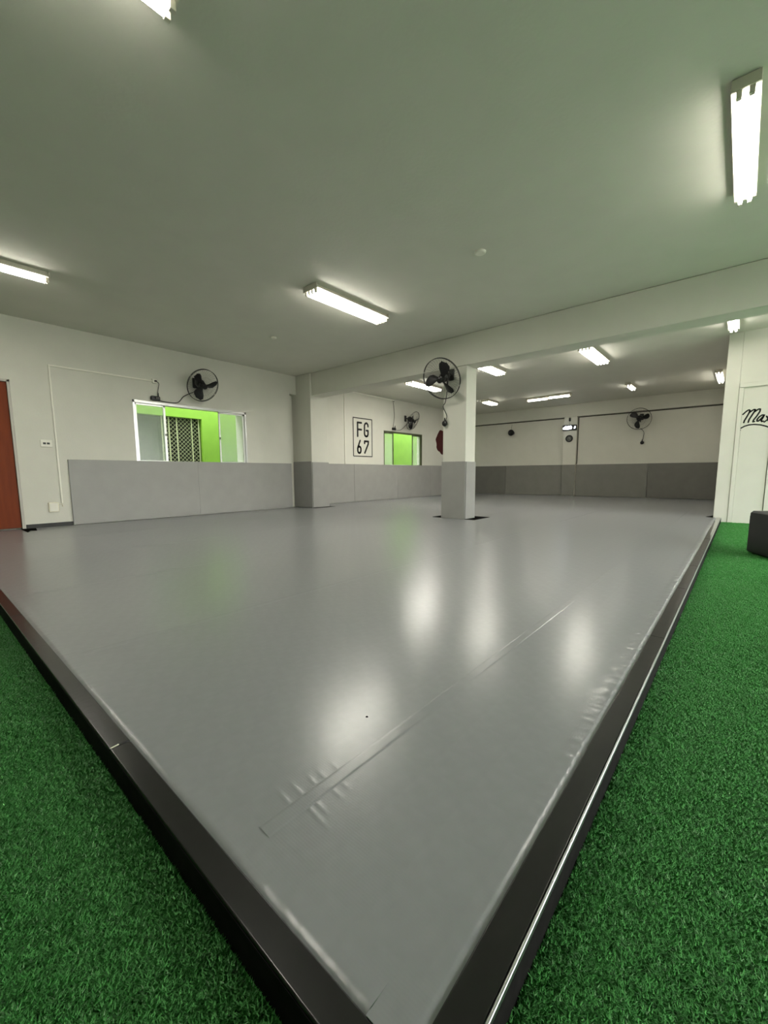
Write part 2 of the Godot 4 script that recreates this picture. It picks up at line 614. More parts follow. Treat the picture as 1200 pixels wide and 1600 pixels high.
# sliding window in the wall at x, from z0 (near) to z1 (deep)
func sliding_window(called: String, label: String, x: float, z0: float, z1: float, y0: float, y1: float, m0: float, m1: float, frame_m: Material) -> void:
	var w := Node3D.new()
	w.name = called
	w.set_meta("kind", "structure")
	w.set_meta("label", label)
	add_child(w)
	var st := begin()
	var d := 0.10
	var xi := x - d
	var xo := x + 0.006
	box(st, Vector3(xi, y1 - 0.045, z1), Vector3(xo, y1, z0), 0.003)
	box(st, Vector3(xi, y0, z1), Vector3(xo, y0 + 0.045, z0), 0.003)
	box(st, Vector3(xi, y0, z0 - 0.035), Vector3(xo, y1, z0), 0.003)
	box(st, Vector3(xi, y0, z1), Vector3(xo, y1, z1 + 0.035), 0.003)
	part("frame", st.commit(), frame_m, w)
	var k := 0
	for s in [[z0 - 0.035, m0, -0.02], [z0 - 0.12, m0 - 0.045, -0.06], [m1, z1 + 0.035, -0.02], [m1 + 0.045, z1 + 0.12, -0.06]]:
		var a: float = s[0]
		var b: float = s[1]
		var xs: float = x + s[2]
		if k == 1 or k == 3:
			k += 1
			continue
		st = begin()
		var t := 0.03
		box(st, Vector3(xs - 0.022, y0 + 0.04, a - t), Vector3(xs, y1 - 0.04, a), 0.003)
		box(st, Vector3(xs - 0.022, y0 + 0.04, b), Vector3(xs, y1 - 0.04, b + t * 1.3), 0.003)
		box(st, Vector3(xs - 0.022, y1 - 0.075, b), Vector3(xs, y1 - 0.045, a), 0.003)
		box(st, Vector3(xs - 0.022, y0 + 0.04, b), Vector3(xs, y0 + 0.075, a), 0.003)
		var sash := part("sash", st.commit(), frame_m, w)
		# reeded pane: vertical ribs
		st = begin()
		var n := int((a - b - 2 * t) / 0.003)
		var za := a - t
		var step := (a - b - 2.3 * t) / n
		for i in n:
			var zz0 := za - step * i
			var zz1 := za - step * (i + 1)
			var h0 := 0.0022 * sin(TAU * i / 5.0)
			var h1 := 0.0022 * sin(TAU * (i + 1) / 5.0)
			var s0 := 0.0022 * cos(TAU * i / 5.0) * TAU / 5.0 / step
			var s1 := 0.0022 * cos(TAU * (i + 1) / 5.0) * TAU / 5.0 / step
			var n0 := Vector3(1, 0, s0).normalized()
			var n1 := Vector3(1, 0, s1).normalized()
			var xc := xs - 0.011
			squad(st, Vector3(xc + h0, y0 + 0.07, zz0), Vector3(xc + h1, y0 + 0.07, zz1), Vector3(xc + h1, y1 - 0.07, zz1), Vector3(xc + h0, y1 - 0.07, zz0), n0, n1, n1, n0)
			quad(st, Vector3(xc - 0.004, y0 + 0.07, zz0), Vector3(xc - 0.004, y0 + 0.07, zz1), Vector3(xc - 0.004, y1 - 0.07, zz1), Vector3(xc - 0.004, y1 - 0.07, zz0), Vector3(-1, 0, 0))
		part("reeded_pane", st.commit(), M.reeded, sash)
		# latch
		var lz: float = b + t * 0.6 if k == 0 else a - t * 0.5
		part("latch", one_box(Vector3(xs, (y0 + y1) * 0.5 - 0.03, lz - 0.008), Vector3(xs + 0.014, (y0 + y1) * 0.5 + 0.01, lz + 0.008), 0.003), M.black, sash)
		k += 1

func build_doors() -> void:
	# brown door in the window wall
	var d := Node3D.new()
	d.name = "door_1"
	d.set_meta("kind", "structure")
	d.set_meta("label", "reddish-brown wooden door at the end of the window wall")
	add_child(d)
	var st := begin()
	box(st, Vector3(WALL_X - 0.12, 0, -1.058), Vector3(WALL_X + 0.008, 2.15, -1.028), 0.003)
	box(st, Vector3(WALL_X - 0.12, 0, -0.192), Vector3(WALL_X + 0.008, 2.15, -0.162), 0.003)
	box(st, Vector3(WALL_X - 0.12, 2.12, -1.058), Vector3(WALL_X + 0.008, 2.15, -0.162), 0.003)
	part("frame", st.commit(), M.door_frame, d)
	part("leaf", one_box(Vector3(WALL_X - 0.06, 0.115, -1.026), Vector3(WALL_X - 0.022, 2.118, -0.194), 0.003), M.door_wood, d)
	st = begin()
	tube(st, [Vector3(WALL_X - 0.02, 1.1, -0.27), Vector3(WALL_X + 0.03, 1.1, -0.27), Vector3(WALL_X + 0.03, 1.1, -0.38)], 0.009, 8)
	part("handle", st.commit(), M.alu, d)
	# narrow white door with hand lettering
	d = Node3D.new()
	d.name = "door_2"
	d.set_meta("kind", "structure")
	d.set_meta("label", "narrow white door with black script lettering beside the turf")
	add_child(d)
	st = begin()
	var zf := BLOCK_Z
	box(st, Vector3(-0.129, 0, zf - 0.06), Vector3(-0.072, 2.150, zf + 0.012), 0.006)
	box(st, Vector3(-0.129, 2.152, zf - 0.06), Vector3(0.289, 2.219, zf + 0.0122), 0.006)
	part("frame", st.commit(), M.paint, d)
	part("leaf", one_box(Vector3(-0.070, 0.01, zf - 0.05), Vector3(0.282, 2.153, zf - 0.015), 0.003), M.paint, d)
	st = begin()
	var o := Vector3(0, 0, zf - 0.015)
	var lines := [
		[[410, 750], [480, 680], [550, 625], [595, 606], [622, 625], [602, 700], [540, 830], [475, 950], [462, 1010]],
		[[602, 700], [680, 640], [750, 598], [788, 602], [780, 640], [700, 780], [625, 910], [605, 1000]],
		[[760, 680], [830, 630], [900, 585], [945, 588], [940, 660], [860, 800], [765, 930], [752, 985], [800, 978]],
		[[1085, 775], [1020, 772], [935, 830], [878, 910], [880, 965], [925, 962], [1000, 885], [1090, 775], [1045, 870], [1005, 945], [1028, 980], [1068, 962]],
		[[1160, 812], [1205, 870], [1235, 960], [1285, 955]],
		[[1105, 992], [1190, 925], [1290, 805]],
		[[380, 1190], [500, 1125], [640, 1082], [800, 1066], [1000, 1080], [1160, 1118], [1310, 1165]],
		[[335, 1268], [365, 1252]]]
	for l in lines:
		var pts := []
		for p in l:
			var px: float = 1140.0 + p[0] / 20.0
			var py: float = 610.0 + p[1] / 20.0
			pts.append(Vector2(-0.062 + (px - 1160.0) * 0.0074, 1.80 - (py - 641.0) * 0.00967 - (px - 1168.0) * 0.0006))
		stroke(st, pts, 0.021, o, Vector3.RIGHT, Vector3.UP, 0.001)
	part("lettering", st.commit(), M.black, d).set_meta("label", "black handwritten Max with an arched underline")

# ------------------------------------------------------------------ mat, border, turf
func ridge_strip(along: String, a0: float, a1: float, c0: float, c1: float, step: float, rows: int, height: Callable) -> ArrayMesh:
	# height-field strip: runs from a0 to a1 along z or x, c0..c1 across
	var n := int(absf(a1 - a0) / step)
	var pos := []
	for i in n + 1:
		var row := []
		for j in rows + 1:
			var a := lerpf(a0, a1, float(i) / n)
			var c := lerpf(c0, c1, float(j) / rows)
			var h: float = height.call(a, c)
			row.append(Vector3(c, h, a) if along == "z" else Vector3(a, h, c))
		pos.append(row)
	var st := begin()
	var nor := []
	for i in n + 1:
		var row := []
		for j in rows + 1:
			var da: Vector3 = pos[mini(i + 1, n)][j] - pos[maxi(i - 1, 0)][j]
			var dc: Vector3 = pos[i][mini(j + 1, rows)] - pos[i][maxi(j - 1, 0)]
			var nn := da.cross(dc).normalized()
			if nn.y < 0.0:
				nn = -nn
			row.append(nn)
		nor.append(row)
	for i in n:
		for j in rows:
			squad(st, pos[i][j], pos[i + 1][j], pos[i + 1][j + 1], pos[i][j + 1], nor[i][j], nor[i + 1][j], nor[i + 1][j + 1], nor[i][j + 1])
	return st.commit()

func build_mat() -> void:
	var mat := thing("training_mat", "large grey vinyl training mat covering the hall floor", "mat", Vector3.ZERO)
	var seams := [-0.266, -0.706, -2.05, -3.39, -4.735, -6.08, -7.425, WALL_X + 0.004]
	var zn := -0.35
	var ze := FAR_Z - BAY + 0.002
	for i in seams.size() - 1:
		var x1: float = seams[i]
		var x0: float = seams[i + 1]
		var zend := zn
		if i == 0:
			x1 -= 0.075
		# last sheet tucks against the window wall
		part("vinyl_sheet", one_box(Vector3(x0, TURF_Y + 0.002, ze), Vector3(x1, MAT_Y, zend - 0.07), 0.0), M.vinyl, mat)
	part("vinyl_sheet", one_box(Vector3(WALL_X2 + 0.004, TURF_Y + 0.002, ze), Vector3(WALL_X + 0.004, MAT_Y, -6.38), 0.0), M.vinyl, mat)
	var wr := FastNoiseLite.new()
	wr.seed = 5
	wr.frequency = 1.0
	var edge_r := func(a: float, c: float) -> float:
		var t := clampf((c + 0.266 + 0.075) / 0.075, 0.0, 1.0)
		var amp := (0.5 + 0.5 * wr.get_noise_2d(a * 0.7, 3.0)) * lerpf(0.25, 0.9, smoothstep(0.7, 1.6, -a))
		var w := wr.get_noise_2d(a * 32.0, c * 4.0)
		var env := smoothstep(0.15, 0.75, t) * (1.0 - smoothstep(0.93, 1.0, t))
		return MAT_Y + env * amp * (0.004 + 0.011 * w) - 0.004 * smoothstep(0.93, 1.0, t)
	part("edge_roll", ridge_strip("z", zn, -8.6, -0.341, -0.266, 0.010, 8, edge_r), M.vinyl, mat)
	var edge_l := func(a: float, c: float) -> float:
		var t := clampf((c - zn + 0.07) / 0.07, 0.0, 1.0)
		var amp := 0.45 + 0.5 * wr.get_noise_2d(a * 0.9, 23.0)
		var w := wr.get_noise_2d(a * 38.0, c * 4.0 + 50.0)
		var env := smoothstep(0.2, 0.8, t) * (1.0 - smoothstep(0.94, 1.0, t))
		return MAT_Y + env * amp * (0.0015 + 0.0028 * w) - 0.004 * smoothstep(0.94, 1.0, t)
	part("edge_roll", ridge_strip("x", -0.341, -7.64, zn - 0.07, zn, 0.010, 8, edge_l), M.vinyl, mat)
	# welded seam bands with puckers beside them
	for i in range(1, seams.size() - 1):
		var sx: float = seams[i]
		var z_from := zn - 0.075
		var strip := func(a: float, c: float) -> float:
			var u := absf(c - sx)
			var lift := 0.4 + 0.6 * wr.get_noise_2d(a * 0.8, sx * 9.0)
			var h := 0.0008 * (1.0 - smoothstep(0.014, 0.019, u)) * clampf(lift + 0.35, 0.25, 1.0)
			return MAT_Y + 0.0004 + h
		part("seam_band", ridge_strip("z", z_from, -13.9, sx - 0.020, sx + 0.020, 0.08, 16, strip), M.vinyl, mat)
	add_scuff(mat)
	# puckered vinyl round the first seam near the corner
	var puckers := {-1.0: [[-0.505, 0.85], [-0.541, 0.7], [-0.583, 0.35], [-0.612, 0.22], [-0.655, 0.15]], 1.0: [[-0.528, 1.0], [-0.549, 0.55], [-0.60, 0.25], [-0.63, 0.12]]}
	for side in [-1.0, 1.0]:
		var pk: Array = puckers[side]
		var puck := func(a: float, c: float) -> float:
			var u: float = (c + 0.706) * side - 0.017
			var h := 0.0
			for p in pk:
				var skew: float = a - p[0] - u * 0.12 * side
				var len_fade := 1.0 - smoothstep(0.02, 0.03 + 0.075 * p[1], u)
				h += 0.0007 * (0.4 + 0.6 * p[1]) * exp(-pow(skew / 0.0055, 2.0)) * len_fade * smoothstep(0.0, 0.01, u)
			return MAT_Y + 0.0003 + h
		var c0: float = -0.706 + side * 0.017
		var c1: float = -0.706 + side * 0.135
		part("puckered_patch", ridge_strip("z", -0.44, -0.78, minf(c0, c1), maxf(c0, c1), 0.0035, 40, puck), M.vinyl, mat)

func add_scuff(mat: Node3D) -> void:
	var st := begin()
	lathe(st, [Vector2(0.0, 0.0012), Vector2(0.0035, 0.001), Vector2(0.0042, 0.0)], 12)
	part("scuff_mark", st.commit(), M.matte_black, mat, Transform3D(Basis(Vector3.RIGHT, -PI / 2), Vector3(-0.826, MAT_Y, -0.869)))

func build_border() -> void:
	# right border: black boards then bare concrete, metal edging along the turf
	var x0 := -0.2655
	var x1 := -0.207
	var r := thing("mat_border", "black board border with metal edging between mat and turf strip", "border", Vector3(x1, 0, -0.30), "black borders of the mat")
	var cuts := [-0.352, -2.18, -3.22, -4.06, -5.84]
	for i in cuts.size() - 1:
		part("board", one_box(Vector3(x0 - x1, 0.0, cuts[i + 1] + 0.30 + 0.002), Vector3(-0.004, MAT_Y + 0.003, cuts[i] + 0.30), 0.003), M.border, r)
	part("concrete_end", one_box(Vector3(x0 - x1, 0.0, -8.68 + 0.30), Vector3(-0.004, MAT_Y + 0.001, -5.84 + 0.30), 0.004), M.concrete, r)
	var st := begin()
	prism(st, PackedVector2Array([Vector2(0, 0), Vector2(0.050, 0), Vector2(0.038, 0.35), Vector2(0.030, 0.4), Vector2(0.024, 1.2), Vector2(0.010, 2.2), Vector2(0.0, 2.25)]), Vector3(x0 - x1, MAT_Y + 0.0015, -5.84 + 0.30), Vector3(1, 0, 0), Vector3(0, 0, -1), 0.0025)
	part("broken_board", st.commit(), M.border, r)
	st = begin()
	box(st, Vector3(-0.003, MAT_Y - 0.006, -8.68 + 0.30), Vector3(0.003, MAT_Y + 0.006, -0.005), 0.0022)
	part("metal_edging", st.commit(), M.alu_edge, r)
	part("skirt", one_box(Vector3(-0.003, 0.0, -8.68 + 0.30), Vector3(0.002, MAT_Y - 0.0065, -0.005), 0.001), M.border_matte, r)
	# left border
	var z0 := -0.3495
	var z1 := -0.295
	var l := thing("mat_border", "black board border of the mat running to the brown door", "border", Vector3(-0.21, 0, z1), "black borders of the mat")
	var xs := [-0.214, -1.26, -2.9, -4.7, -7.62]
	for i in xs.size() - 1:
		part("board", one_box(Vector3(xs[i + 1] + 0.21 + 0.002, 0.0, z0 - z1), Vector3(xs[i] + 0.21, MAT_Y + 0.003, -0.002), 0.004), M.border, l)
	part("skirt", one_box(Vector3(-7.62 + 0.21, 0.0, -0.0019), Vector3(-0.006, MAT_Y - 0.003, -0.0003), 0.0004), M.border_matte, l)
	st = begin()
	tube(st, [Vector3(-1.26 + 0.21, MAT_Y + 0.0025, -0.004), Vector3(-1.262 + 0.21, MAT_Y + 0.0035, -0.026)], 0.0018, 6)
	part("scratch", st.commit(), M.scratch, l)
	# small black patches added where gaps in the mat look dark
	st = begin()
	prism(st, PackedVector2Array([Vector2(0, 0), Vector2(0.52, 0.0), Vector2(0.30, -0.06), Vector2(0.36, -0.12), Vector2(0.03, -0.16)]), Vector3(0, 0, 0), Vector3(1, 0, 0), Vector3(0, 0, 1), -0.003)
	solo("gap_patch", st.commit(), M.matte_black, "black patch standing for the dark gap at the cut mat corner by the brown door", "gap patch", Vector3(-7.60, MAT_Y + 0.004, -1.0))
	st = begin()
	prism(st, PackedVector2Array([Vector2(0, 0), Vector2(0, 0.35), Vector2(-0.09, 0.05), Vector2(-0.06, 0.0)]), Vector3.ZERO, Vector3(1, 0, 0), Vector3(0, 0, -1), 0.003)
	solo("gap_patch", st.commit(), M.matte_black, "black wedge added for the dark gap in the mat at the white wall corner", "gap patch", Vector3(BLOCK_X - 0.004, MAT_Y + 0.001, BLOCK_Z + 0.02))

func build_turf() -> void:
	# one tuft: five bent blades
	var st := begin()
	for i in 5:
		var a := TAU * i / 5.0 + rng.randf() * 0.9
		var r := 0.0016 + rng.randf() * 0.002
		var lean := 0.010 + rng.randf() * 0.012
		var h := 0.010 + rng.randf() * 0.008
		var d := Vector3(cos(a), 0, sin(a))
		var s := Vector3(-sin(a), 0, cos(a)) * 0.0015
		var p := d * r
		var q := d * (r + lean * 0.4) + Vector3(0, h * 0.65, 0)
		var t := d * (r + lean) + Vector3(0, h, 0)
		var n := (d * 0.8 + Vector3(0, 0.6, 0)).normalized()
		squad(st, p - s, p + s, q + s, q - s, n, n, n, n)
		tri(st, q - s, q + s, t, n, n, n)
	var blade := st.commit()
	var spots: Array[Vector3] = []
	# right strip, densest near the photographer, thinning with distance
	var areas := [[-0.202, 0.42, -0.9, 0.25, 60000.0], [-0.202, 0.42, -2.0, -0.9, 45000.0], [-0.202, 0.55, -4.0, -2.0, 24000.0], [-0.202, 0.75, -8.68, -4.0, 9000.0], [-1.4, -0.202, -0.287, 0.35, 60000.0], [-2.6, -1.4, -0.287, 0.30, 38000.0], [-5.0, -2.6, -0.287, 0.3, 16000.0]]
	for a in areas:
		var n := int((a[1] - a[0]) * (a[3] - a[2]) * a[4])
		for i in n:
			spots.append(Vector3(rng.randf_range(a[0], a[1]), TURF_Y, rng.randf_range(a[2], a[3])))
	var mm := MultiMesh.new()
	mm.transform_format = MultiMesh.TRANSFORM_3D
	mm.use_colors = true
	mm.mesh = blade
	mm.instance_count = spots.size()
	for i in spots.size():
		var sc := rng.randf_range(0.45, 0.7)
		var b := Basis(Vector3.UP, rng.randf() * TAU).scaled(Vector3(sc * 1.2, rng.randf_range(0.6, 0.95), sc * 1.2))
		mm.set_instance_transform(i, Transform3D(b, spots[i]))
		var v := rng.randf()
		var c := Color(0.05, 0.31, 0.045).lerp(Color(0.135, 0.56, 0.125), v)
		if rng.randf() < 0.05:
			c = Color(0.28, 0.60, 0.26)
		mm.set_instance_color(i, c)
	var o := MultiMeshInstance3D.new()
	o.name = "turf_pile"
	o.multimesh = mm
	o.material_override = M.blade
	o.set_meta("kind", "stuff")
	tag(o, "short green artificial grass pile beside the black mat border", "turf")
	add_child(o)

# ------------------------------------------------------------------ wall pads
func build_pads() -> void:
	var top := 1.085
	var b := MAT_Y + 0.006
	for a in [[-1.62, -3.57, "grey wall pad under the window, its end bare beside the baseboard strip"], [-3.571, -5.68, "grey wall pad under the window, next to the white pilaster"]]:
		solo("wall_pad", one_box(Vector3(0, 0, a[1] - a[0]), Vector3(0.03, top - b, 0), 0.003), M.pad, a[2], "wall pad", Vector3(WALL_X + 0.001, b, a[0]), "grey wall pads under the front window")
	# pilaster pads
	solo("wall_pad", one_box(Vector3(0, 0, 0), Vector3(0.64, 1.02, 0.018), 0.004), M.pad, "grey pad on the front face of the white pilaster", "wall pad", Vector3(-7.80, b, -5.878), "grey pads on the pilaster")
	solo("wall_pad", one_box(Vector3(0, 0, -0.48), Vector3(0.018, 1.005, 0), 0.004), M.pad, "light grey pad on the side of the pilaster facing the column", "wall pad", Vector3(-7.168, b, -5.88), "grey pads on the pilaster")
	for a in [[-6.42, -7.86, "grey wall pad between the pilaster and the FG 67 sign"], [-7.861, -9.71, "grey wall pad under the FG 67 sign"], [-9.711, -11.44, "grey wall pad under the rear lime-lit window"], [-11.441, -14.02, "grey wall pad below the dark red emblem at the rear corner"]]:
		solo("wall_pad", one_box(Vector3(0, 0, a[1] - a[0]), Vector3(0.03, 1.105 - b, 0), 0.006), M.pad, a[2], "wall pad", Vector3(WALL_X2 + 0.001, b, a[0]), "grey wall pads along the rear window wall")
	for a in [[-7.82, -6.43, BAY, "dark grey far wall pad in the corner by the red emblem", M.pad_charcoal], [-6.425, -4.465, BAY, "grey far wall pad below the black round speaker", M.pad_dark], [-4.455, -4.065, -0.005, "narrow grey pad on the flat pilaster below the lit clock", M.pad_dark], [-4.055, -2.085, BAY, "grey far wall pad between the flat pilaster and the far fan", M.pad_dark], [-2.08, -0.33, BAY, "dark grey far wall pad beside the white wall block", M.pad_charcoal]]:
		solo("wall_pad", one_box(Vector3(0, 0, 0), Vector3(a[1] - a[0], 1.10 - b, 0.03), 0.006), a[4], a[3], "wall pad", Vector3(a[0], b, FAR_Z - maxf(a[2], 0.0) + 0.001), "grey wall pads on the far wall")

# ------------------------------------------------------------------ ceiling lights
func fixture(x: float, z: float, length: float, tubes: int, along_x: bool, label: String, dimmed := false) -> void:
	# origin on the ceiling at the fixture's centre
	var bas := Basis(Vector3.UP, PI / 2) if along_x else Basis()
	var t := thing("fluorescent_light", label, "ceiling light", Vector3(x, CEIL, z), "fluorescent lights on the ceiling", bas)
	var w := 0.055 * tubes + 0.02      # width over the tubes
	var hw := w * 0.5
	var hl := length * 0.5
	var st := begin()
	# trapezoid tray, narrower against the ceiling
	var top := hw * 0.62
	var prof := PackedVector2Array([Vector2(-top, 0), Vector2(-hw, -0.050), Vector2(-hw, -0.056), Vector2(hw, -0.056), Vector2(hw, -0.050), Vector2(top, 0)])
	prism(st, prof, Vector3(0, 0, hl), Vector3(1, 0, 0), Vector3(0, 1, 0), -length)
	part("housing", st.commit(), M.housing, t)
	for s in [-1.0, 1.0]:
		st = begin()
		box(st, Vector3(-hw, -0.064, s * hl - 0.008), Vector3(hw, -0.004, s * hl + 0.008), 0.003)
		part("end_plate", st.commit(), M.holder, t)
	for i in tubes:
		var tx := (i - (tubes - 1) * 0.5) * 0.055
		st = begin()
		cyl(st, Vector3(tx, -0.082, -hl + 0.03), Vector3(tx, -0.082, hl - 0.03), 0.0145, 0.0145, 14)
		part("tube", st.commit(), M.tube_dimmed if dimmed else M.tube, t)
		for s in [-1.0, 1.0]:
			st = begin()
			box(st, Vector3(tx - 0.013, -0.104, s * (hl - 0.014) - 0.014), Vector3(tx + 0.013, -0.050, s * (hl - 0.014) + 0.014), 0.004)
			part("lamp_holder", st.commit(), M.holder, t)
	var al := AreaLight3D.new()
	al.name = "tube_light"
	al.area_size = Vector2(w, length - 0.06)
	al.light_color = LAMP_COLOR
	al.light_energy = LAMP * (length / 1.25) * (0.35 + 0.65 * tubes / 4.0) * (0.45 if dimmed else 1.0) * (1.0 if z > BEAM_Z else (1.35 if x < -5.9 else 0.55))
	al.shadow_enabled = true
	al.set("area_range", 25.0)
	al.set("omni_range", 25.0)
	al.transform = Transform3D(Basis(Vector3.RIGHT, -PI / 2), Vector3(0, -0.11, 0))
	t.add_child(al)

func build_lights() -> void:
	fixture(-3.90, -3.87, 1.26, 4, false, "four-tube fluorescent light between the front window and the column, before the beam")
	fixture(-0.14, -3.83, 1.24, 2, false, "two-tube fluorescent light over the turf edge, before the beam")
	fixture(-5.80, -0.58, 1.26, 2, false, "two-tube fluorescent light nearest the brown door")
	fixture(-2.10, -0.36, 1.26, 2, false, "two-tube fluorescent light above the corner of the mat")
	fixture(-5.98, -8.42, 1.26, 4, false, "four-tube fluorescent light beyond the beam before the FG 67 sign wall")
	fixture(-4.03, -7.85, 1.26, 4, false, "four-tube fluorescent light just behind the column and beam")
	fixture(-2.18, -8.34, 1.26, 4, false, "four-tube fluorescent light beyond the beam, right of the column")
	fixture(-0.25, -7.62, 1.26, 2, false, "two-tube fluorescent light between the beam and the white wall corner")
	fixture(-5.89, -11.70, 0.66, 4, false, "short fluorescent light near the red emblem corner of the rear room", true)
	fixture(-4.59, -12.08, 0.61, 2, true, "crosswise fluorescent light before the far wall, the one nearer the red emblem", true)
	fixture(-3.97, -12.00, 0.61, 2, true, "crosswise fluorescent light before the far wall, the one nearer the far fan", true)
	fixture(-2.24, -11.95, 0.66, 2, false, "short fluorescent light in front of the far wall fan", true)
	fixture(-0.53, -12.10, 1.26, 2, false, "two-tube fluorescent light by the far end of the white block", true)
	# round cover plates where lights were taken down
	for a in [[-2.10, -3.89, 0.055, "round white ceiling cover plate before the beam, between two lights"], [-5.77, -4.03, 0.045, "small round ceiling cover plate near the window wall fan"]]:
		var st := begin()
		lathe(st, [Vector2(0.0, 0.020), Vector2(a[2] * 0.8, 0.020), Vector2(a[2], 0.012), Vector2(a[2], 0.0)], 28)
		solo("cover_plate", st.commit(), M.plastic_white, a[3], "cover plate", Vector3(a[0], CEIL, a[1]), "round cover plates on the ceiling", Basis(Vector3.RIGHT, PI / 2))

# ------------------------------------------------------------------ wall fans
func blade_mesh(r0: float, r1: float) -> ArrayMesh:
	# one broad twisted paddle pointing along +X, thickness about 3 mm
	var st := begin()
	var nr := 10
	var nc := 6
	var pts := []
	for i in nr + 1:
		var t := float(i) / nr
		var r := lerpf(r0, r1, t)
		var chord := lerpf(0.06, 0.17, smoothstep(0.0, 0.6, t)) * (1.0 - 0.5 * smoothstep(0.78, 1.0, t))
		var tw := lerpf(0.75, 0.40, t)
		var sweep := 0.05 * t * t
		var row := []
		for j in nc + 1:
			var c := (float(j) / nc - 0.5) * chord + sweep
			var camber := 0.012 * (1.0 - pow(2.0 * j / nc - 1.0, 2.0))
			row.append(Vector3(r, c * cos(tw) - camber * sin(tw), c * sin(tw) + camber * cos(tw)))
		pts.append(row)
	for side in [0.0, 1.0]:
		for i in nr:
			for j in nc:
				var a: Vector3 = pts[i][j]
				var b: Vector3 = pts[i + 1][j]
				var c: Vector3 = pts[i + 1][j + 1]
				var d: Vector3 = pts[i][j + 1]
				var n := (b - a).cross(d - a).normalized()
				if n.z < 0.0:
					n = -n
				if side == 1.0:
					n = -n
				var off := n * 0.0015
				quad(st, a + off, b + off, c + off, d + off, n)
	return st.commit()

func wall_fan(label: String, mount: Vector3, facing: float, reach: float, drop: float, swivel: float, tilt: float, rad: float, spin: float, cord: Array, knob_at: Vector3, boxed: bool, plug: Array) -> void:
	# mount: point on the wall behind the fan; facing: yaw so that local +Z leaves the wall
	var t := thing("wall_fan", label, "wall fan", mount, "black wall fans", Basis(Vector3.UP, facing))
	var head := Transform3D(Basis(Vector3.UP, swivel) * Basis(Vector3.RIGHT, tilt), Vector3(0, drop, reach))
	var st := begin()
	box(st, Vector3(-0.05, -0.09, 0), Vector3(0.05, 0.09, 0.022), 0.01)
	tube(st, curve([Vector3(0, 0, 0.02), Vector3(0, -0.01, reach * 0.35), Vector3(0, drop - 0.07, reach - 0.17)]), 0.016, 8)
	part("wall_bracket", st.commit(), M.fan_black, t)
	st = begin()
	lathe(st, [Vector2(0, -0.20), Vector2(0.045, -0.195), Vector2(0.07, -0.165), Vector2(0.078, -0.12), Vector2(0.075, -0.07), Vector2(0.05, -0.045), Vector2(0, -0.045)], 20)
	part("motor", st.commit(), M.fan_black, t, head)
	st = begin()
	lathe(st, [Vector2(0.055, -0.035), Vector2(0.058, -0.01), Vector2(0.05, 0.02), Vector2(0.03, 0.034), Vector2(0, 0.038)], 20)
	part("hub", st.commit(), M.fan_black, t, head)
	var bm := blade_mesh(0.045, rad * 0.86)
	for i in 3:
		part("blade", bm, M.fan_black, t, head * Transform3D(Basis(Vector3.BACK, spin + TAU * i / 3.0), Vector3.ZERO))
	# guard: rim rings, front badge, wires
	st = begin()
	for z in [-0.012, 0.012]:
		var ring := []
		for k in 48:
			ring.append(Vector3(cos(TAU * k / 48) * rad, sin(TAU * k / 48) * rad, z))
		tube(st, ring, 0.0048, 6, true)
	part("guard_rim", st.commit(), M.wire, t, head)
	st = begin()
	lathe(st, [Vector2(0, 0.087), Vector2(0.035, 0.085), Vector2(0.045, 0.078), Vector2(0.045, 0.070), Vector2(0, 0.070)], 20)
	part("guard_badge", st.commit(), M.fan_black, t, head)
	st = begin()
	for k in 60:
		var a := TAU * k / 60
		var e := Vector3(cos(a), sin(a), 0)
		tube(st, [e * rad + Vector3(0, 0, 0.012), e * rad * 0.9 + Vector3(0, 0, 0.045), e * rad * 0.55 + Vector3(0, 0, 0.068), e * 0.04 + Vector3(0, 0, 0.074)], 0.0011, 3)
	for k in 40:
		var a := TAU * k / 40
		var e := Vector3(cos(a), sin(a), 0)
		tube(st, [e * rad + Vector3(0, 0, -0.012), e * rad * 0.85 + Vector3(0, 0, -0.05), e * 0.07 + Vector3(0, 0, -0.075)], 0.0011, 3)
	var ring2 := []
	for k in 36:
		ring2.append(Vector3(cos(TAU * k / 36) * rad * 0.55, sin(TAU * k / 36) * rad * 0.55, 0.068))
	tube(st, ring2, 0.0012, 4, true)
	part("guard_wires", st.commit(), M.wire, t, head).set_meta("kind", "stuff")
	# cord and speed control, given in world space
	var inv := t.transform.affine_inverse()
	var cp := []
	for p in cord:
		cp.append(inv * (p as Vector3))
	st = begin()
	tube(st, curve(cp), 0.0065, 6)
	if plug.size() > 0:
		var pp := []
		for p in plug:
			pp.append(inv * (p as Vector3))
		tube(st, curve(pp), 0.0055, 6)
	part("cord", st.commit(), M.fan_black, t)
	st = begin()
	if boxed:
		box(st, Vector3(-0.075, -0.045, -0.03), Vector3(0.075, 0.03, 0.03), 0.015)
		cyl(st, Vector3(0, 0, 0.03), Vector3(0, 0, 0.05), 0.02, 0.017, 12)
		cyl(st, Vector3(0.05, 0.03, 0), Vector3(0.05, 0.09, 0), 0.012, 0.007, 8)
	else:
		var prof := []
		for k in 9:
			var ph := PI * k / 8.0
			prof.append(Vector2(0.05 * sin(ph), -0.03 * cos(ph)))
		lathe(st, prof, 16)
		cyl(st, Vector3(0, 0.04, 0), Vector3(0, 0.09, 0), 0.014, 0.008, 8)
	part("speed_control", st.commit(), M.fan_black, t, Transform3D(Basis(), inv * knob_at))

